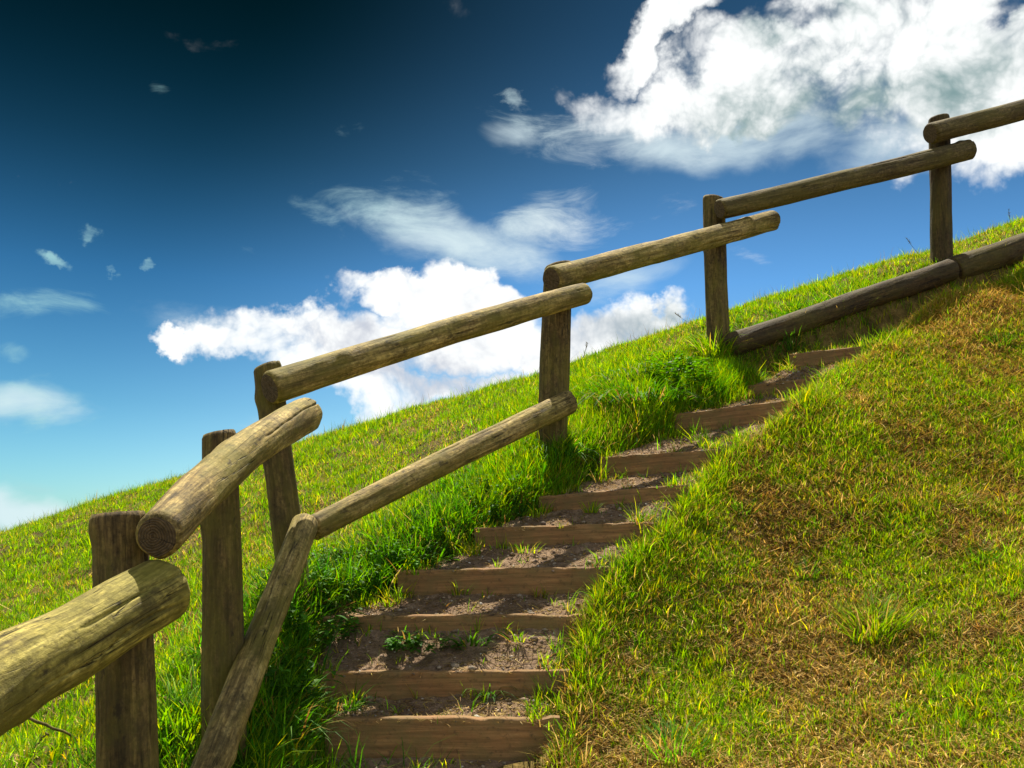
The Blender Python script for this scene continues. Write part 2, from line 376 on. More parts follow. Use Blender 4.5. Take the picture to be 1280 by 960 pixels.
# retaining timbers along the upper path
# ------------------------------------------------------------------ logs
def log(name, p, q, r0, r1, seed, material, parent, bend=.006, tilt0=0, tilt1=0, rnd=.012, crack=True, na=72, **tags):
    rs = np.random.default_rng(seed); p = Vector(p); q = Vector(q); L = (q - p).length
    nl = max(40, int(L / .014)); T = np.linspace(0, 1, nl)
    ez = (q - p).normalized(); ref = Vector((0, 0, 1)) if abs(ez.z) < .8 else Vector((1, 0, 0))
    exx = (ref - ez * ref.dot(ez)).normalized(); ey = ez.cross(exx)
    ang = np.linspace(0, 2 * np.pi, na, endpoint=False); s1, s2 = rs.random() * 90, rs.random() * 90
    Tg, Ag = np.meshgrid(T, ang, indexing='ij'); z = Tg * L
    ca, sa = np.cos(Ag), np.sin(Ag)
    rad = r0 + (r1 - r0) * Tg
    rad = rad * (1 + .14 * (fbm(ca * 1.1 + s1, z * 2.6 + sa * 1.2, 1, 3) - .5) + .05 * (fbm(ca * 4 + s2, z * 6 + sa * 4, 1, 3) - .5))
    for _ in range(3):   # knots
        kz, ka = rs.random() * L, rs.random() * 6.28; d2 = ((z - kz) / .035) ** 2 + (np.angle(np.exp(1j * (Ag - ka))) * rad / .03) ** 2
        rad = rad + .009 * np.exp(-d2)
    if crack:
        for _ in range(3):
            c0, cl, caa = rs.random() * L, (.25 + .5 * rs.random()) * L, rs.random() * 6.28
            if seed == 210 and _ == 0: c0, cl, caa = L * .35, L * .6, 1.75
            if seed in (210, 211) and _ == 1: c0, cl, caa = L * .55, L * .5, .9
            wob = (fbm(z * 3 + s1, z * 0 + s2 + _, 1, 3) - .5) * .5
            win = sstep(0, .08, (z - c0)) * sstep(0, .08, (c0 + cl - z))
            da = np.abs(np.angle(np.exp(1j * (Ag - caa - wob)))) * rad
            rad = rad - .009 * win * np.clip(1 - da / (.0045 if na > 100 else .007), 0, 1)
    # rounded ends
    for e, end in ((z, 0), (L - z, 1)):
        k = np.clip(1 - e / rnd, 0, 1); rad = rad - rnd * .8 * (1 - np.sqrt(np.clip(1 - k * k, 0, 1)))
    bx = (np.sin(Tg * np.pi) * (rs.random() - .5) * 2 + (fbm(Tg * 3 + s1, Tg * 0 + s2, 1, 2) - .5)) * bend; by = np.sin(Tg * np.pi * 1.3 + s1) * bend * (rs.random() - .5) * 2
    zz = z + tilt0 * ca * rad * np.clip(1 - z / .05, 0, 1) + tilt1 * ca * rad * np.clip(1 - (L - z) / .05, 0, 1)
    P_ = np.stack([rad * ca + bx, rad * sa + by, zz], -1).reshape(-1, 3)
    idx = np.arange(nl * na).reshape(nl, na); nxt = np.roll(idx, -1, axis=1)
    quads = np.stack([idx[:-1], nxt[:-1], nxt[1:], idx[1:]], -1).reshape(-1, 4)
    verts = [tuple(v) for v in P_]; faces = [tuple(f) for f in quads]; nside = len(faces)
    # caps with concentric rings for an uneven sawn end
    for end in (0, 1):
        row = idx[0] if end == 0 else idx[-1]; prev = list(row); cen = P_[row].mean(0)
        for sfrac in (.75, .5, .25):
            cur = []
            for i, vi in enumerate(row):
                v = cen + (P_[vi] - cen) * sfrac; v = v.copy(); v[2] += rs.normal() * .0008; cur.append(len(verts)); verts.append(tuple(v))
            for i in range(na):
                j = (i + 1) % na; f = (prev[i], cur[i], cur[j], prev[j]); faces.append(f if end == 1 else f[::-1])
            prev = cur
        faces.append(tuple(prev) if end == 1 else tuple(prev[::-1]))
    me = bpy.data.meshes.new(name); me.from_pydata(verts, [], faces); me.materials.append(material); me.materials.append(M_end)
    mi = np.zeros(len(faces), int); mi[nside:] = 1; me.polygons.foreach_set('material_index', mi); me.polygons.foreach_set('use_smooth', np.ones(len(faces), bool))
    import bmesh
    bm = bmesh.new(); bm.from_mesh(me); bmesh.ops.recalc_face_normals(bm, faces=bm.faces); bm.to_mesh(me); bm.free()
    o = link(name, me, parent, **tags)
    M4 = Matrix((exx, ey, ez)).transposed().to_4x4(); M4.translation = p - (Vector(parent.location) if parent else Vector()); o.matrix_local = M4
    return o
fence = bpy.data.objects.new('log_fence', None); COL.objects.link(fence); fence.location = tuple(W(368, 735, fd(3.7)))
fence['label'] = 'zigzag post and rail fence of round weathered logs climbing left of the steps'; fence['category'] = 'fence'
POSTS = [((150, 641), (159, 965), 2.42, .066, .080), ((275, 541), (281, 938), 3.05, .056, .073), ((334, 457), (370, 738), 3.70, .056, .064),
         ((699, 331), (691, 548), 5.02, .080, .086), ((892, 248), (899, 432), 6.28, .076, .084), ((1174, 147), (1177, 326), 7.0, .080, .084)]
for i, (t, b, d, rt, rb) in enumerate(POSTS):
    kk = fd(d) / d; d = fd(d); rt *= kk; rb *= kk
    T_ = W(*t, d); B_ = W(*b, d); dirv = (B_ - T_) / np.linalg.norm(B_ - T_); B2 = B_ + dirv * (.35 if i else .7)
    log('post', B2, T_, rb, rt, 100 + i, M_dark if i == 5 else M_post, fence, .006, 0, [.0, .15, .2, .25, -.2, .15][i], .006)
RAILS = [((-190, 967, 1.62), (207, 736, 2.36), .088, .083), ((190, 671, 2.30), (381, 519, 3.52), .060, .068), ((337, 485, 3.56), (731, 367, 4.93), .066, .060),
         ((687, 350, 4.90), (966, 275, 6.50), .072, .074), ((898, 262, 6.10), (1212, 187, 6.92), .070, .080), ((1162, 168, 6.78), (1420, 92, 7.25), .082, .08)]
for i, (a, b, r0, r1) in enumerate(RAILS):
    r0 *= fd(a[2]) / a[2]; r1 *= fd(b[2]) / b[2]; a = (a[0], a[1], fd(a[2])); b = (b[0], b[1], fd(b[2]))
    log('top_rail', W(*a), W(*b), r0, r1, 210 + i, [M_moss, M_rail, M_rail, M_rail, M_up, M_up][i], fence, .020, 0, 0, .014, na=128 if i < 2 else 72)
GR = 'retaining timbers along the upper path'
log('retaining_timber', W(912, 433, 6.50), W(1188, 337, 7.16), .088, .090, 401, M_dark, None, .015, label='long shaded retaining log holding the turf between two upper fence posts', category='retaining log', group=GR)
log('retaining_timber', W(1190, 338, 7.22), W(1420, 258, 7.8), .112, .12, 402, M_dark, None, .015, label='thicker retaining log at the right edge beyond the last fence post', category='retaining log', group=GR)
LOWER = [((200, 1110, 2.30), (382, 655, 3.56), .050, .050), ((388, 662, 3.60), (712, 503, 4.92), .050, .064)]
for i, (a, b, r0, r1) in enumerate(LOWER):
    r0 *= fd(a[2]) / a[2]; r1 *= fd(b[2]) / b[2]; a = (a[0], a[1], fd(a[2])); b = (b[0], b[1], fd(b[2]))
    log('lower_rail', W(*a), W(*b), r0, r1, 310 + i, M_rail, fence, .012, 0, 0, .018)

# ------------------------------------------------------------------ blades
def blades(root, L, w, az, lean, bend, col, twist=None, seg=2):
    """root (n,3), curve each blade; returns verts, faces, cols"""
    n_ = len(root); d = np.stack([np.cos(az), np.sin(az), np.zeros(n_)], 1)
    tw = az + np.pi / 2 + (RNG.normal(0, .6, n_) if twist is None else twist); s = np.stack([np.cos(tw), np.sin(tw), np.zeros(n_)], 1) * (w / 2)[:, None]
    pts = []; cur = root.copy(); ang = lean.copy()
    fr = [1.0, .85, .5, .0] if seg == 3 else [1.0, .8, 0]
    for k in range(len(fr)):
        pts.append(cur.copy())
        st = L / (len(fr) - 1); cur = cur + (d * np.sin(ang)[:, None] + np.array([0, 0, 1.]) * np.cos(ang)[:, None]) * st[:, None]; ang = np.minimum(ang + bend, 2.2)
    vs = []; cs = []; m = len(fr)
    for k in range(m - 1):
        vs += [pts[k] - s * fr[k], pts[k] + s * fr[k]]; cs += [col, col]
    vs.append(pts[-1]); cs.append(col)
    nv = len(vs); Vv = np.stack(vs, 1).reshape(-1, 3); Cc = np.stack(cs, 1).reshape(-1, 3)
    base = np.arange(n_)[:, None] * nv; tri = []
    for k in range(m - 2): tri += [[2 * k, 2 * k + 1, 2 * k + 2], [2 * k + 1, 2 * k + 3, 2 * k + 2]]
    tri.append([2 * m - 4, 2 * m - 3, 2 * m - 2]); tri = np.array(tri)
    Ff = (base[:, None, :] + tri[None]).reshape(-1, 3)
    return Vv, Ff, Cc
GREEN = np.array([[.14, .30, .004], [.23, .39, .006], [.07, .19, .006], [.36, .42, .008], [.17, .34, .005]])
DRY = np.array([[.50, .35, .10], [.26, .165, .05], [.46, .34, .13], [.26, .15, .045], [.40, .31, .06]])
def palette(P_, n_, var=.25):
    c = P_[RNG.integers(0, len(P_), n_)]; return c * np.exp(RNG.normal(0, var, n_))[:, None]
def side_right(x, y):
    "1 on the bank to the right of the stair, 0 on the fence side"
    best = np.full(x.shape, 1e9); out = np.zeros(x.shape)
    for k in range(len(PC) - 1):
        a = PC[k][:2]; b = PC[k + 1][:2]; dx, dy = b - a; s = np.clip(((x - a[0]) * dx + (y - a[1]) * dy) / (dx * dx + dy * dy), 0, 1)
        d = np.hypot(x - a[0] - s * dx, y - a[1] - s * dy); cr = dx * (y - a[1]) - dy * (x - a[0])
        m = d < best; best = np.where(m, d, best); out = np.where(m, (cr < 0) * 1.0, out)
    return out
def scatter(n_):
    y = RNG.uniform(1.2, 10.5, n_); x = RNG.uniform(-7.5, 7.5, n_)
    k = np.abs(x) < .60 * y + 1.1; return x[k], y[k]
def grow(xs, ys, per, Lmean, wmean, dry, name, label, patch_off, seg=2, zs=None, pal=None):
    n_ = len(xs); k = np.clip(RNG.poisson(per, n_), 3, None); ti = np.repeat(np.arange(n_), k); m = len(ti)
    tl = Lmean * np.exp(RNG.normal(0, .30, n_)) * (.65 + .9 * fbm(xs, ys, 1.7, 3, patch_off + 3))
    sp = .014 * np.exp(RNG.normal(0, .3, n_))
    x = xs[ti] + RNG.normal(0, 1, m) * sp[ti]; y = ys[ti] + RNG.normal(0, 1, m) * sp[ti]
    root = np.stack([x, y, (samp(GZ, x, y) if zs is None else zs[ti]) - .006], 1)
    out = np.arctan2(y - ys[ti], x - xs[ti]) + RNG.normal(0, .7, m)
    L = tl[ti] * RNG.uniform(.45, 1.15, m); w = wmean * RNG.uniform(.6, 1.4, m)
    isd = RNG.random(m) < dry[ti]
    hue = RNG.normal(0, .22, n_)[ti]
    g = palette(GREEN if pal is None else pal, m, .18) * np.exp(hue)[:, None]; g[:, 0] *= np.exp(RNG.normal(0, .2, n_))[ti]
    col = np.where(isd[:, None], palette(DRY, m), g)
    lean = np.abs(RNG.normal(.38, .34, m)) + isd * RNG.uniform(.1, .9, m)
    return link(name, mesh_np(name, *(lambda v, f, c: (v, f, c))(*blades(root, L, w, out, lean, RNG.uniform(.1, .6, m), col, seg=seg)), mats=[M_blade]), kind='stuff', label=label)

xs, ys = scatter(150000)
ex_, ey_ = RNG.uniform(-.2, 4.3, 95000), RNG.uniform(2.3, 6.6, 95000); kx = ex_ < .60 * ey_ + .5
xs = np.concatenate([xs, ex_[kx]]); ys = np.concatenate([ys, ey_[kx]]); cm = samp(GM, xs, ys); edge = fbm(xs, ys, 9, 3, 30) - .5
keep = (cm + edge * .16 < -.02) & (RNG.random(len(xs)) > .8 * strip(xs, ys))
patch = fbm(xs, ys, 1.6, 4, 50); rt = side_right(xs, ys)
bare = fbm(xs, ys, 3.2, 4, 80)
pk = np.where(rt > .5, 1.0 - .72 * sstep(.49, .60, bare), 1.0 - .35 * sstep(.56, .66, bare)) * np.where(ys > 7.5, .8, 1)
keep &= RNG.random(len(xs)) < pk
xs, ys, rt, patch, cm = xs[keep], ys[keep], rt[keep], patch[keep], cm[keep]
l = rt < .5
dryl = .04 + .30 * sstep(.50, .66, patch[l]); dryr = .15 + .60 * sstep(.44, .62, patch[~l])
Ll = .050 + .040 * sstep(-.50, -.08, cm[l]) 
grow(xs[l], ys[l], 10, Ll, .0052, dryl, 'hillside_grass', 'bright backlit green grass over the hillside behind the log fence', 5)
grow(xs[~l], ys[~l], 9, .034 + .034 * sstep(-.25, -.05, cm[~l]), .0044, dryr, 'bank_grass', 'patchy green and straw coloured grass on the bank right of the steps', 9, pal=GREEN * np.array([1.08, 1.0, 1.0]))
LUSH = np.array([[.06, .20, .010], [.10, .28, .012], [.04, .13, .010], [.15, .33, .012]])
vx = RNG.uniform(-1.4, 2.6, 60000); vy = RNG.uniform(2.2, 7, 60000); vc = samp(GM, vx, vy); vr = side_right(vx, vy)
vk = (vr < .5) & (vc < -.01) & (vc > -.62) & (RNG.random(60000) < .50 * sstep(-.60, -.10, vc + (fbm(vx, vy, 3, 3, 61) - .5) * .5)) & (strip(vx, vy) < .3); vx, vy, vc = vx[vk], vy[vk], vc[vk]
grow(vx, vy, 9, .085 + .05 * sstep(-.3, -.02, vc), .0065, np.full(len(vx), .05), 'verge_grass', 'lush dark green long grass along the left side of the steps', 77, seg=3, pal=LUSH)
sx_, sy_ = scatter(9000); kq = (side_right(sx_, sy_) < .5) & (samp(GM, sx_, sy_) < -.1); sx_, sy_ = sx_[kq], sy_[kq]; m_ = len(sx_)
link('tall_stems', mesh_np('tall_stems', *blades(np.stack([sx_, sy_, samp(GZ, sx_, sy_)], 1), RNG.uniform(.08, .17, m_), RNG.uniform(.002, .004, m_), RNG.uniform(0, 6.28, m_), np.abs(RNG.normal(.15, .2, m_)), RNG.uniform(.05, .4, m_), np.where(RNG.random(m_)[:, None] < .5, palette(DRY, m_), palette(GREEN, m_)), seg=3), mats=[M_straw]), kind='stuff', label='thin taller stems standing above the hillside turf')
# dead thatch lying in the turf and on the treads
def thatch(n_, fn, name, label, L, zoff, pal=DRY):
    x, y = scatter(n_); x2 = RNG.uniform(-.2, 4.3, 420000); y2 = RNG.uniform(2.3, 6.6, 420000); q = x2 < .6 * y2 + .5; x = np.concatenate([x, x2[q]]); y = np.concatenate([y, y2[q]])
    k = fn(x, y); x, y = x[k], y[k]; m = len(x)
    root = np.stack([x, y, zoff(x, y) + RNG.uniform(.002, .012, m)], 1)
    v = blades(root, L * np.exp(RNG.normal(0, .4, m)), .0032 * RNG.uniform(.6, 1.5, m), RNG.uniform(0, 6.28, m), RNG.normal(1.42, .22, m), RNG.uniform(-.25, .35, m), palette(pal * 1.25, m, .35))
    link(name, mesh_np(name, *v, mats=[M_straw]), kind='stuff', label=label)
def fn_th(x, y):
    b = fbm(x, y, 3.2, 4, 80); r_ = side_right(x, y); p = fbm(x, y, 1.6, 4, 50)
    d = np.where(r_ > .5, .35 + .65 * sstep(.44, .56, b), (.04 + .3 * sstep(.52, .64, b)) * (y < 6))
    return (samp(GM, x, y) < .0) & (strip(x, y) < .25) & (RNG.random(len(x)) < d) & (y < 8)
thatch(600000, fn_th, 'dead_thatch', 'brown dead grass matted between the living blades', .05, lambda x, y: samp(GZ, x, y))
# path surface height by ray casting the path mesh
from mathutils.bvhtree import BVHTree
pm = bpy.data.objects['path'].data
bvh = BVHTree.FromPolygons([v.co[:] for v in pm.vertices], [tuple(p.vertices) for p in pm.polygons])
def path_z(x, y):
    out = np.empty(len(x))
    for i in range(len(x)):
        h = bvh.ray_cast(Vector((x[i], y[i], 9)), Vector((0, 0, -1))); out[i] = h[0].z if h[0] is not None else -99
    return out
def on_path(n_, marg=.0):
    k = RNG.uniform(1, len(PC) - 1.01, n_); i = k.astype(int); f = (k - i)[:, None]; s = RNG.uniform(-.05, 1.05, n_)[:, None]
    l_ = PLa[i] * (1 - f) + PLa[i + 1] * f; r_ = PRa[i] * (1 - f) + PRa[i + 1] * f; p = l_ * (1 - s) + r_ * s
    z = path_z(p[:, 0], p[:, 1]); ok = z > -50; return p[ok, 0], p[ok, 1], z[ok], s[ok, 0]
def path_grass():
    n_ = 26000; k = RNG.uniform(1, len(PC) - 1.01, n_); i = k.astype(int); f = k - i; s = RNG.uniform(-.06, 1.06, n_)
    l_ = PLa[i] * (1 - f[:, None]) + PLa[i + 1] * f[:, None]; r_ = PRa[i] * (1 - f[:, None]) + PRa[i + 1] * f[:, None]; p = l_ * (1 - s[:, None]) + r_ * s[:, None]
    nz = fbm(p[:, 0], p[:, 1], 7, 3, 14)
    pr = .22 * sstep(.55, .9, f) * sstep(.52, .62, nz) * sstep(.8, 1, f) + .40 * sstep(.96, 1.05, s + (nz - .5) * .4) + .35 * sstep(.04, -.05, s + (nz - .5) * .4) + .005
    k_ = RNG.random(n_) < pr; p = p[k_]; z = path_z(p[:, 0], p[:, 1]); ok = z > -50; p = p[ok]; z = z[ok]
    grow(p[:, 0], p[:, 1], 7, np.full(len(p), .048), .0045, np.full(len(p), .28), 'path_grass', 'sparse grass sprigs growing on the treads and along their edges', 21, zs=z)
path_grass()
ex_, ey_, ez_ = [], [], []
for k in range(len(SL)):
    t = (SR[k] - SL[k]) / np.linalg.norm(SR[k] - SL[k])
    for e, sg, cnt in ((SR[k], 1, 46), (SL[k], -1, 34)):
        for _ in range(cnt):
            p = e + t * sg * RNG.uniform(.0, .16) + np.array([0, RNG.uniform(-.16, .10), 0]) 
            zg = float(samp(GZ, p[0], p[1])); zp = path_z(np.array([p[0]]), np.array([p[1]]))[0]; ex_.append(p[0]); ey_.append(p[1]); ez_.append(max(zg, zp if abs(zp - e[2]) < .3 else zg))
ex_ = np.array(ex_); ey_ = np.array(ey_); ez_ = np.array(ez_)
grow(ex_, ey_, 8, np.full(len(ex_), .075), .0050, np.full(len(ex_), .25), 'edge_grass', 'grass spilling over both ends of the step boards', 31, zs=ez_, seg=3)
x, y, z, s = on_path(26000); m = len(x)
v = blades(np.stack([x, y, z + .003], 1), .035 * np.exp(RNG.normal(0, .45, m)), .0028 * RNG.uniform(.6, 1.5, m), RNG.uniform(0, 6.28, m), RNG.normal(1.5, .12, m), RNG.uniform(-.15, .2, m), palette(DRY * .9, m, .35))
link('path_litter', mesh_np('path_litter', *v, mats=[M_straw]), kind='stuff', label='dry straw and dead grass scattered over the dirt treads')
# pebbles
import bmesh
bm = bmesh.new(); bmesh.ops.create_icosphere(bm, subdivisions=1, radius=1); IV = np.array([v.co[:] for v in bm.verts]); IF = np.array([[v.index for v in f.verts] for f in bm.faces]); bm.free()
x, y, z, s = on_path(5500); m = len(x)
sz = .0032 * np.exp(RNG.normal(0, .55, m)); sz = np.clip(sz, .002, .016)
jit = 1 + RNG.normal(0, .22, (m, len(IV), 1)); sc = np.stack([RNG.uniform(.8, 1.5, m), RNG.uniform(.8, 1.5, m), RNG.uniform(.5, .9, m)], 1)
Vp = IV[None] * jit * sc[:, None] * sz[:, None, None] + np.stack([x, y, z + sz * .25], 1)[:, None]
Fp = (IF[None] + (np.arange(m) * len(IV))[:, None, None]).reshape(-1, 3)
pc = np.array([[.34, .27, .2], [.22, .15, .10], [.45, .42, .38], [.16, .11, .08]])[RNG.choice(4, m, p=[.3, .35, .08, .27])] * np.exp(RNG.normal(0, .2, m))[:, None]
link('gravel', mesh_np('gravel', Vp.reshape(-1, 3), Fp, np.repeat(pc, len(IV), 0), mats=[M_peb]), kind='stuff', label='small stones and dirt crumbs on the trodden treads')

# ------------------------------------------------------------------ individual tufts and weeds
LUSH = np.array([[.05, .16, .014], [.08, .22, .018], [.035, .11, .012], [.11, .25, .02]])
def tuft(pos, n_, L, w, spread, label, pal=LUSH, name='grass_tuft', lean=.3, bend=.35, group='larger grass tufts', cat='grass tuft', dryf=.08, flat=False):
    a = RNG.uniform(0, 6.28, n_); r = spread * np.sqrt(RNG.random(n_)); x = r * np.cos(a); y = r * np.sin(a)
    zz = samp(GZ, pos[0] + x, pos[1] + y) - pos[2]; zz = np.maximum(zz, -.06) * (0 if flat else 1)
    root = np.stack([x, y, zz - .005], 1); col = palette(pal, n_, .2); dr = RNG.random(n_) < dryf; col[dr] = palette(DRY, dr.sum())
    v = blades(root, L * RNG.uniform(.45, 1.15, n_), w * RNG.uniform(.6, 1.3, n_), a + RNG.normal(0, .5, n_), np.abs(RNG.normal(lean, .2, n_)) + .3 * r / spread, RNG.uniform(.4, 1.4, n_) * bend, col, seg=3)
    return link(name, mesh_np(name, *v, mats=[M_blade]), loc=tuple(pos), label=label, category=cat, group=group)
def weed(pos, n_, hgt, leaf, spread, label, name='leafy_weed', pal=LUSH, group='leafy weeds beside the steps', flat=False):
    "stems with pairs of pointed oval leaves; origin on the soil"
    vs, fs, cs = [], [], []
    def leaf_at(p, az, el, L, wd, c):
        d = np.array([math.cos(az) * math.cos(el), math.sin(az) * math.cos(el), math.sin(el)]); s_ = np.array([-math.sin(az), math.cos(az), 0]); u = np.cross(s_, d) * -1
        prof = [(0, .12), (.25, .85), (.5, 1.0), (.78, .6), (1, 0)]; b0 = len(vs)
        for t, w_ in prof:
            c0 = p + d * L * t - np.array([0, 0, 1]) * L * .35 * t * t
            vs.append(c0 - s_ * wd / 2 * w_ + np.array([0, 0, .12 * wd * w_])); vs.append(c0); vs.append(c0 + s_ * wd / 2 * w_ + np.array([0, 0, .12 * wd * w_])); cs.extend([c] * 3)
        for k in range(len(prof) - 1):
            q = b0 + 3 * k
            for o_ in (0, 1): fs.append((q + o_, q + o_ + 1, q + o_ + 4)); fs.append((q + o_, q + o_ + 4, q + o_ + 3))
    for _ in range(n_):
        a = random.uniform(0, 6.28); r = spread * math.sqrt(random.random()); p = np.array([r * math.cos(a), r * math.sin(a), 0.]); p[2] = max(float(samp(GZ, pos[0] + p[0], pos[1] + p[1])) - pos[2], -.06) * (0 if flat else 1)
        H = hgt * random.uniform(.5, 1.1); az = a + random.gauss(0, .8); ln = random.uniform(.1, .7); nn = random.randint(4, 7); c = LUSH[random.randrange(4)] * math.exp(random.gauss(0, .2))
        prev = p
        for k in range(1, nn + 1):
            t = k / nn; q = p + np.array([math.cos(az) * math.sin(ln) * t, math.sin(az) * math.sin(ln) * t, math.cos(ln) * t - .15 * t * t]) * H
            b0 = len(vs); s_ = np.array([-math.sin(az), math.cos(az), 0]) * .0016
            for v_ in (prev - s_, prev + s_, q + s_, q - s_): vs.append(v_); cs.append(c * .8)
            fs.append((b0, b0 + 1, b0 + 2)); fs.append((b0, b0 + 2, b0 + 3))
            for j in range(2): leaf_at(q, az + j * math.pi + random.gauss(0, .8), random.uniform(-.1, .6), leaf * random.uniform(.6, 1.2), leaf * random.uniform(.38, .6), c * math.exp(random.gauss(0, .15)))
            prev = q
    return link(name, mesh_np(name, np.array(vs), np.array(fs), np.array(cs), mats=[M_leaf]), loc=tuple(pos), label=label, category='weed', group=group)
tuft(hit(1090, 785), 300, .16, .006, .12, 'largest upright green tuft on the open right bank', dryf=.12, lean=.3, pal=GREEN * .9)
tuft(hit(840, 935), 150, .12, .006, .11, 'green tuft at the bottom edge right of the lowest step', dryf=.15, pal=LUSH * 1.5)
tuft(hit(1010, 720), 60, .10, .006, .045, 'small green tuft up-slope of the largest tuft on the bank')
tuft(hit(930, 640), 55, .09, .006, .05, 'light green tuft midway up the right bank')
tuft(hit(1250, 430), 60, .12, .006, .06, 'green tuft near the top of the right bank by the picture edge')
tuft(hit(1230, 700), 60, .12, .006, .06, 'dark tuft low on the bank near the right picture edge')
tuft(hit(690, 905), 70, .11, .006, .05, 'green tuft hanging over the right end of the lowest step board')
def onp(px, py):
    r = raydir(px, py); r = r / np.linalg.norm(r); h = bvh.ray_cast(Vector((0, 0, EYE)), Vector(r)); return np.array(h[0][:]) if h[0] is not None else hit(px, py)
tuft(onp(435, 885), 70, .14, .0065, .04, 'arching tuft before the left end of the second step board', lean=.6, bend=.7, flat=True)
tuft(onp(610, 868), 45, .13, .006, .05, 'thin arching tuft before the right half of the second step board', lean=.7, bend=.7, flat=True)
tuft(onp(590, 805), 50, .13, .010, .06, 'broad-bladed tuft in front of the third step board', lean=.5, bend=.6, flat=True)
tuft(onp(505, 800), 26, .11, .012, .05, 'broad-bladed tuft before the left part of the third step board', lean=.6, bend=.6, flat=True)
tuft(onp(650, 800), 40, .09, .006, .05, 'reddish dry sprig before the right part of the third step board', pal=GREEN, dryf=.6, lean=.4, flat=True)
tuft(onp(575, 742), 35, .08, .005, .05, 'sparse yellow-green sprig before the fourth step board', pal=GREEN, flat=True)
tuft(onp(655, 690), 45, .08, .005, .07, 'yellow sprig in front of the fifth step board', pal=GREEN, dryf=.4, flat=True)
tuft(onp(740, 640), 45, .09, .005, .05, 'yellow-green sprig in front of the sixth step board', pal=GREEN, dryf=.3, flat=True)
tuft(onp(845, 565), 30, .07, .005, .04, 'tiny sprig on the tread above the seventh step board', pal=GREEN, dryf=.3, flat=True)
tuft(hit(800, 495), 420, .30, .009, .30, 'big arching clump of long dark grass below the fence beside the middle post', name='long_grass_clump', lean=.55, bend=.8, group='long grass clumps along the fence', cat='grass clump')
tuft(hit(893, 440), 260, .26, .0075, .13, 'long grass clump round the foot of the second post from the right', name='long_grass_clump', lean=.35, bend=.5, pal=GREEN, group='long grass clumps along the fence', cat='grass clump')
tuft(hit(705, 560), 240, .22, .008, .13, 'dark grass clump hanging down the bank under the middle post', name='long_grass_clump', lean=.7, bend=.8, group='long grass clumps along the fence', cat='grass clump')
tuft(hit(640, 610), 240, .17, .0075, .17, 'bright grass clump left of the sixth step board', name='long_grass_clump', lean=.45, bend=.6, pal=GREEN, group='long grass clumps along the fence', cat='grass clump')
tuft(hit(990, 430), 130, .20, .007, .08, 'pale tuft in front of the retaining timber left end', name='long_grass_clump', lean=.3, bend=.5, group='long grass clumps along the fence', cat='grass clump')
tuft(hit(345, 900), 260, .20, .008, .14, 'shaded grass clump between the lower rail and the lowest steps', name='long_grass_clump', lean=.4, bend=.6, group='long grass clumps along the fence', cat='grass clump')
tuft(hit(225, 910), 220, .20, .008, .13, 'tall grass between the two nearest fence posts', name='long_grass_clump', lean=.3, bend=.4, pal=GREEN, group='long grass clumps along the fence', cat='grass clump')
weed(hit(430, 728), 80, .15, .034, .20, 'carpet of small-leaved weeds right of the leaning post')
weed(hit(520, 700), 60, .14, .032, .16, 'small-leaved weeds left of the fourth step board')
weed(hit(385, 790), 60, .20, .045, .14, 'shaded leafy weeds left of the third step board')
weed(hit(850, 485), 70, .24, .045, .16, 'leafy weeds between the middle post and the next post')
weed(hit(620, 640), 45, .18, .034, .13, 'leafy weeds left of the fifth step board')
weed(onp(530, 812), 26, .07, .034, .14, 'leafy weeds in front of the left half of the third step board', flat=True)
weed(hit(365, 870), 30, .14, .045, .12, 'dark leafy weeds left of the second step board')
# flowering grass stalks on the skyline
def stalk(px, py, px2, py2, label, n_=1):
    p = hit(px, py); q = W(px2, py2, p[1]); vs = []; fs = []; cs = []
    ax_ = q - p; L = np.linalg.norm(ax_); side = np.array([1., 0, 0])
    def tube(a, b, ra, rb, c):
        b0 = len(vs)
        for e, r_ in ((a, ra), (b, rb)):
            for k in range(4): an = k * math.pi / 2; vs.append(e + np.array([math.cos(an) * r_, math.sin(an) * r_, 0])); cs.append(c)
        for k in range(4): j = (k + 1) % 4; fs.append((b0 + k, b0 + j, b0 + 4 + j)); fs.append((b0 + k, b0 + 4 + j, b0 + 4 + k))
    cst = np.array([.16, .17, .04]); pts = [ax_ * t + side * .12 * L * math.sin(t * 2.6) * (1 if px2 > px else -1) * .5 for t in np.linspace(0, 1, 9)]
    for a, b in zip(pts[:-1], pts[1:]): tube(a, b, .0022, .0016, cst)
    for k in range(26):
        t = random.uniform(.72, 1.0); c0 = pts[0] + (pts[-1] - pts[0]) * 0 + np.array([np.interp(t, np.linspace(0, 1, 9), [q_[i] for q_ in pts]) for i in range(3)])
        d = np.array([random.gauss(0, 1), random.gauss(0, 1), random.uniform(.4, 1.6)]); d /= np.linalg.norm(d); tube(c0, c0 + d * .018, .0018, .0005, np.array([.25, .20, .08]))
    link('seed_stalk', mesh_np('seed_stalk', np.array(vs), np.array(fs), np.array(cs), mats=[M_straw]), loc=tuple(p), label=label, category='grass stalk', group='seed stalks against the sky')
stalk(722, 462, 733, 428, 'thin seed stalk against the white cloud right of the middle post')
stalk(876, 412, 845, 392, 'bent seed stalk left of the second post from the right')
stalk(1160, 330, 1134, 297, 'dark seed stalk leaning left beside the last post')
stalk(1270, 300, 1262, 262, 'tall seed stalk on the crest at the right picture edge')
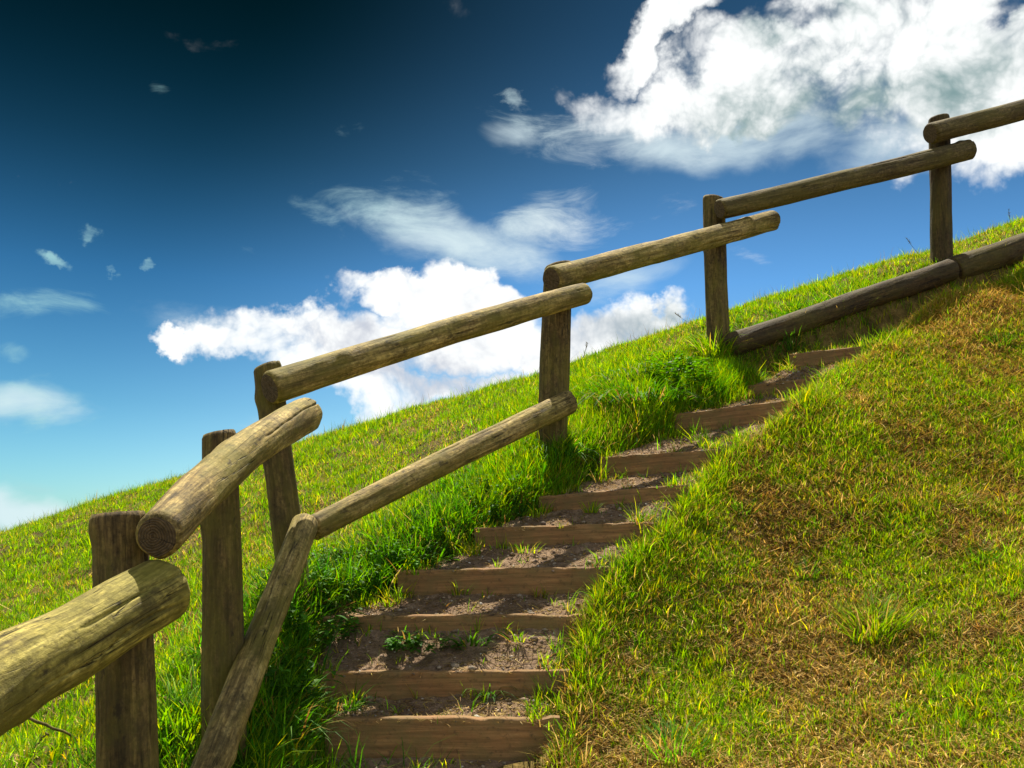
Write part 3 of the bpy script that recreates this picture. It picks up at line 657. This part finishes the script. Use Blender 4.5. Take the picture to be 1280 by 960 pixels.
# dead twig bottom left
p0 = W(112, 932, 3.2); p1 = W(-40, 890, 3.0); tr = bpy.data.objects.new('dead_twig', None)
def twig(a, b, r0, r1, seed):
    rs = np.random.default_rng(seed); n_ = 14; vs = []; fs = []
    for i in range(n_):
        t = i / (n_ - 1); c = a * (1 - t) + b * t + rs.normal(0, .004, 3) + np.array([0, 0, .03 * math.sin(t * 3)]); r_ = r0 * (1 - t) + r1 * t
        for k in range(6): an = k * math.pi / 3; vs.append(c + np.array([0, math.cos(an) * r_, math.sin(an) * r_]))
    for i in range(n_ - 1):
        for k in range(6): j = (k + 1) % 6; fs.append((i * 6 + k, i * 6 + j, i * 6 + 6 + j, i * 6 + 6 + k))
    return np.array(vs), np.array(fs)
v1, f1 = twig(p0 * 0, p1 - p0, .004, .007, 1); v2, f2 = twig((p1 - p0) * .35, (p1 - p0) * .35 + np.array([-.08, .05, -.12]), .004, .002, 2); v3, f3 = twig((p1 - p0) * .6, (p1 - p0) * .6 + np.array([-.12, -.03, .06]), .003, .0015, 3)
Vt = np.vstack([v1, v2, v3]); Ft = np.vstack([f1, f2 + len(v1), f3 + len(v1) + len(v2)])
link('dead_twig', mesh_np('dead_twig', Vt, Ft, mats=[M_post], smooth=True), loc=tuple(p0), label='bare brown twig poking out under the nearest rail at bottom left', category='twig')

# ------------------------------------------------------------------ sun and sky
SUN_AZ, SUN_EL = R(-8), R(63)   # azimuth from straight ahead, towards the left
sd = Vector((math.sin(SUN_AZ) * math.cos(SUN_EL), math.cos(SUN_AZ) * math.cos(SUN_EL), math.sin(SUN_EL)))
sl = bpy.data.lights.new('sun', 'SUN'); sl.energy = 5.0; sl.angle = R(.53); sl.color = (1, .92, .76)
so = bpy.data.objects.new('sun', sl); COL.objects.link(so); so.rotation_euler = sd.to_track_quat('Z', 'Y').to_euler(); so.location = (0, 0, 30)
world = bpy.data.worlds.new('World'); scene.world = world; world.use_nodes = True; nt = world.node_tree; nt.nodes.clear(); lk = nt.links
sky = N(nt, 'ShaderNodeTexSky', sky_type='NISHITA'); sky.sun_disc = False; sky.sun_elevation = SUN_EL; sky.sun_rotation = SUN_AZ; sky.air_density = 1.0; sky.dust_density = .4; sky.ozone_density = 2.0
geo = N(nt, 'ShaderNodeTexCoord').outputs['Generated']
sx = N(nt, 'ShaderNodeSeparateXYZ'); lk.new(geo, sx.inputs[0])
az = math_(nt, 'ARCTAN2', sx.outputs[0], sx.outputs[1]); el = math_(nt, 'ARCSINE', sx.outputs[2])
cb = N(nt, 'ShaderNodeCombineXYZ'); lk.new(az, cb.inputs[0]); lk.new(el, cb.inputs[1]); AE = cb.outputs[0]
def ae(px, py):
    d = raydir(px, py); d = d / np.linalg.norm(d); return math.atan2(d[0], d[1]), math.asin(d[2])
# warp for ragged cloud borders
def warped(vec, scale, amt, detail=6, rough=.6):
    t = N(nt, 'ShaderNodeTexNoise'); t.inputs['Scale'].default_value = scale; t.inputs['Detail'].default_value = detail; t.inputs['Roughness'].default_value = rough; lk.new(geo, t.inputs['Vector'])
    s = N(nt, 'ShaderNodeVectorMath', operation='SUBTRACT'); lk.new(t.outputs['Color'], s.inputs[0]); s.inputs[1].default_value = (.5, .5, .5)
    k = N(nt, 'ShaderNodeVectorMath', operation='MULTIPLY'); lk.new(s.outputs[0], k.inputs[0]); k.inputs[1].default_value = (amt, amt, 0)
    a = N(nt, 'ShaderNodeVectorMath', operation='ADD'); lk.new(vec, a.inputs[0]); lk.new(k.outputs[0], a.inputs[1]); return a.outputs[0]
AEW = warped(AE, 9, .16); AES = warped(AE, 4, .10, 4); AEF = warped(AE, 40, .035, 5)
def blob(px, py, rx, ry, rot=0, vec=None, w=1.0, soft=1.0):
    a, e = ae(px, py); v = mapping(nt, vec if vec is not None else AEW, (a, e, 0), (0, 0, R(-rot)), (rx / F, ry / F, 1), 'TEXTURE')
    l_ = N(nt, 'ShaderNodeVectorMath', operation='LENGTH'); lk.new(v, l_.inputs[0])
    mr = N(nt, 'ShaderNodeMapRange', interpolation_type='SMOOTHSTEP'); lk.new(l_.outputs['Value'], mr.inputs[0])
    mr.inputs[1].default_value = 1.25; mr.inputs[2].default_value = 1.25 - soft; mr.inputs[3].default_value = 0; mr.inputs[4].default_value = w
    return mr.outputs[0]
def union(ls):
    o = ls[0]
    for b_ in ls[1:]: o = math_(nt, 'MAXIMUM', o, b_)
    return o
# --- clear sky colour
gam = N(nt, 'ShaderNodeGamma'); lk.new(sky.outputs[0], gam.inputs[0]); gam.inputs[1].default_value = 1.0
vgrad = N(nt, 'ShaderNodeMapRange', interpolation_type='SMOOTHSTEP'); lk.new(el, vgrad.inputs[0]); vgrad.inputs[1].default_value = R(-4); vgrad.inputs[2].default_value = R(34); vgrad.inputs[3].default_value = 0; vgrad.inputs[4].default_value = 1
tint = ramp(nt, vgrad.outputs[0], [(0, (.68, .82, .86)), (.22, (.44, .64, .72)), (.5, (.26, .50, .66)), (.78, (.13, .27, .34)), (1, (.05, .125, .16))])
clear = mixc(nt, 1.0, gam.outputs[0], tint, 'MULTIPLY')
lf = N(nt, 'ShaderNodeMapRange', interpolation_type='SMOOTHSTEP'); lk.new(math_(nt, 'SUBTRACT', az, math_(nt, 'MULTIPLY', el, .55)), lf.inputs[0]); lf.inputs[1].default_value = R(4); lf.inputs[2].default_value = R(-34); lf.inputs[3].default_value = 0; lf.inputs[4].default_value = 1
clear = mixc(nt, lf.outputs[0], clear, mixc(nt, 1.0, clear, mixc(nt, vgrad.outputs[0], (.50, .74, .84), (.0, .11, .075)), 'MULTIPLY'))
# --- cloud cover
fb = noise(nt, geo, 7.5, 8, .56, .25); fb2 = noise(nt, mapping(nt, geo, scale=(1, 1, 1), loc=(4, 2, 7)), 22, 8, .6, .3)
cum = union([blob(430, 440, 190, 62, 8), blob(620, 430, 180, 78, 8), blob(760, 420, 120, 60, -12), blob(330, 410, 90, 42, 5), blob(500, 385, 130, 34, 6), blob(232, 436, 56, 20, 3), blob(300, 436, 90, 48, 0), blob(370, 405, 110, 44, 4), blob(600, 378, 120, 36, 4), blob(460, 490, 170, 52, 10), blob(400, 460, 150, 50, 5), blob(620, 450, 200, 50, 12), blob(360, 470, 90, 50, 0), blob(560, 490, 280, 40, 12), blob(810, 395, 60, 28, -20),
             blob(1080, 40, 330, 80, 0), blob(1230, 60, 220, 130, 0), blob(830, 25, 130, 40, -30), blob(950, 90, 190, 55, -8), blob(1210, 140, 220, 90, 0), blob(900, 120, 250, 62, 4)])
holes = union([blob(1020, 28, 60, 22, 20, w=.9), blob(1262, 12, 44, 20, 0, w=1), blob(1110, 195, 110, 32, 10, w=.75), blob(930, 200, 160, 26, 0, w=.6)])
dens = math_(nt, 'SUBTRACT', math_(nt, 'ADD', math_(nt, 'MULTIPLY', cum, 1.10), math_(nt, 'MULTIPLY', math_(nt, 'SUBTRACT', fb, .5), 1.5)), math_(nt, 'MULTIPLY', holes, .5))
vb = N(nt, 'ShaderNodeTexVoronoi', feature='F1'); vb.inputs['Scale'].default_value = 20; vb.inputs['Detail'].default_value = 3; vb.inputs['Roughness'].default_value = .55; vb.inputs['Lacunarity'].default_value = 2.3
wq = N(nt, 'ShaderNodeTexNoise'); wq.inputs['Scale'].default_value = 12; wq.inputs['Detail'].default_value = 3; lk.new(geo, wq.inputs['Vector'])
wq2 = N(nt, 'ShaderNodeVectorMath', operation='SCALE'); lk.new(wq.outputs['Color'], wq2.inputs[0]); wq2.inputs['Scale'].default_value = .06
wq3 = N(nt, 'ShaderNodeVectorMath', operation='ADD'); lk.new(geo, wq3.inputs[0]); lk.new(wq2.outputs[0], wq3.inputs[1]); lk.new(wq3.outputs[0], vb.inputs['Vector'])
bil = math_(nt, 'SUBTRACT', .5, vb.outputs['Distance'])
dens = math_(nt, 'ADD', dens, math_(nt, 'ADD', math_(nt, 'MULTIPLY', math_(nt, 'SUBTRACT', fb2, .5), .22), math_(nt, 'MULTIPLY_ADD', bil, .40, .08)))
amap = N(nt, 'ShaderNodeMapRange', interpolation_type='SMOOTHSTEP'); lk.new(dens, amap.inputs[0]); amap.inputs[1].default_value = .24; amap.inputs[2].default_value = .92
veil = union([blob(900, 165, 290, 46, 4, AES, .85, 1.25), blob(645, 166, 70, 26, 6, AES, .55, 1.25), blob(1130, 150, 170, 70, 0, AES, .7, 1.25), blob(600, 305, 230, 50, 12, AES, .75, 1.25), blob(770, 350, 130, 40, -10, AES, .7, 1.25), blob(60, 640, 150, 30, 8, AES, 1.2, 1.25), blob(30, 515, 110, 36, -6, AES, .7, 1.25), blob(300, 400, 160, 50, 0, AES, .45, 1.25)])
vn = noise(nt, mapping(nt, AE, rot=(0, 0, R(-8)), scale=(8, 20, 1), loc=(3, 1, 0)), 1, 7, .6, .5)
vm = N(nt, 'ShaderNodeMapRange', interpolation_type='SMOOTHSTEP'); lk.new(math_(nt, 'ADD', veil, math_(nt, 'MULTIPLY', math_(nt, 'SUBTRACT', vn, .5), 1.1)), vm.inputs[0]); vm.inputs[1].default_value = .2; vm.inputs[2].default_value = 1.05
avl = math_(nt, 'MULTIPLY', vm.outputs[0], math_(nt, 'GREATER_THAN', veil, .001))
back = N(nt, 'ShaderNodeMapRange', interpolation_type='SMOOTHSTEP'); lk.new(math_(nt, 'ABSOLUTE', az), back.inputs[0]); back.inputs[1].default_value = R(45); back.inputs[2].default_value = R(85)  # unseen cloud behind the camera, added to fill the post and board fronts
fill_cloud = math_(nt, 'MULTIPLY', back.outputs[0], .55)
dens = math_(nt, 'MAXIMUM', dens, math_(nt, 'ADD', fill_cloud, math_(nt, 'MULTIPLY', math_(nt, 'SUBTRACT', fb, .5), 1.5)))
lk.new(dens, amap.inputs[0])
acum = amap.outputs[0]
# thin wisps
wn = noise(nt, mapping(nt, AE, rot=(0, 0, R(-20)), scale=(9, 26, 1)), 1, 8, .66, .6)
wz = union([blob(560, 290, 200, 52, 14, AES, .9), blob(700, 265, 110, 46, -10, AES, .9), blob(760, 170, 200, 34, 4, AES, .8), blob(415, 265, 62, 20, 12, AES, .6), blob(640, 118, 26, 16, 30, AEF, .9), blob(525, 235, 62, 24, 5, AES, .6),
            blob(60, 375, 110, 24, -8, AES, .75), blob(30, 515, 110, 40, -6, AES, .9), blob(60, 640, 160, 26, 10, AES, 1.15), blob(68, 327, 22, 10, 15, AEF, 1), blob(110, 292, 16, 14, 10, AEF, .9), blob(183, 335, 12, 9, 30, AEF, 1), blob(142, 338, 9, 7, 0, AEF, .8), blob(450, 160, 26, 20, -30, AES, .5), blob(185, 110, 16, 18, 40, AES, .4), blob(35, 605, 50, 14, 5, AES, .8), blob(250, 298, 60, 14, 5, AES, .35), blob(930, 310, 50, 14, 12, AES, .5), blob(850, 250, 60, 34, -40, AES, .35), blob(15, 445, 30, 14, 20, AES, .7), blob(340, 520, 90, 30, 10, AES, .6)])
wd = math_(nt, 'ADD', math_(nt, 'MULTIPLY', wz, .62), math_(nt, 'MULTIPLY', math_(nt, 'SUBTRACT', wn, .5), 1.5))
wm = N(nt, 'ShaderNodeMapRange', interpolation_type='SMOOTHSTEP'); lk.new(wd, wm.inputs[0]); wm.inputs[1].default_value = .20; wm.inputs[2].default_value = 1.0; wm.inputs[4].default_value = .95
awisp = math_(nt, 'MULTIPLY', wm.outputs[0], math_(nt, 'GREATER_THAN', wz, .001))
# --- cloud light and shade: thick grey undersides
gz = union([blob(520, 462, 190, 44, 12, AEW, 1.15), blob(770, 415, 80, 40, 0, AEW, .8), blob(640, 450, 110, 34, 10, AEW, .5), blob(1010, 160, 210, 62, 0, AEW, 1.0), blob(1200, 120, 120, 60, -10, AEW, .7), blob(820, 180, 150, 40, 0, AEW, .6), blob(1000, 30, 90, 40, 0, AEW, .55)])
sn = noise(nt, mapping(nt, geo, loc=(1, 5, 2)), 13, 8, .62, .3)
sh = N(nt, 'ShaderNodeMapRange', interpolation_type='SMOOTHSTEP'); lk.new(math_(nt, 'ADD', math_(nt, 'MULTIPLY', gz, .55), math_(nt, 'SUBTRACT', math_(nt, 'MULTIPLY', math_(nt, 'SUBTRACT', sn, .5), 1.2), math_(nt, 'MULTIPLY', bil, .55))), sh.inputs[0]); sh.inputs[1].default_value = .22; sh.inputs[2].default_value = 1.1
rt_ = N(nt, 'ShaderNodeMapRange'); lk.new(az, rt_.inputs[0]); rt_.inputs[1].default_value = R(2); rt_.inputs[2].default_value = R(14)
grey = mixc(nt, rt_.outputs[0], (3.3, 3.5, 3.95), (1.25, 1.95, 2.0))
ccol = mixc(nt, sh.outputs[0], (5.9, 6.0, 5.95), grey)
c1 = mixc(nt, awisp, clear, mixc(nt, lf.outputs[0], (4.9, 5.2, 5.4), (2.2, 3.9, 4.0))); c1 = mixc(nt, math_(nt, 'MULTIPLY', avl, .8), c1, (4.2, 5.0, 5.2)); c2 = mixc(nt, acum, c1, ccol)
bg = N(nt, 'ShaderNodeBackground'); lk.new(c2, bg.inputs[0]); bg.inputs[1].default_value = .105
wo = N(nt, 'ShaderNodeOutputWorld'); lk.new(bg.outputs[0], wo.inputs[0])

vs_ = scene.view_settings; vs_.view_transform = 'Standard'; vs_.look = 'None'; vs_.gamma = 1; vs_.use_curve_mapping = False; vs_.exposure = .8

cy = scene.cycles; cy.max_bounces = 4; cy.diffuse_bounces = 2; cy.glossy_bounces = 1; cy.transmission_bounces = 2; cy.transparent_max_bounces = 2; cy.caustics_reflective = False; cy.caustics_refractive = False
world.cycles.sampling_method = 'NONE'
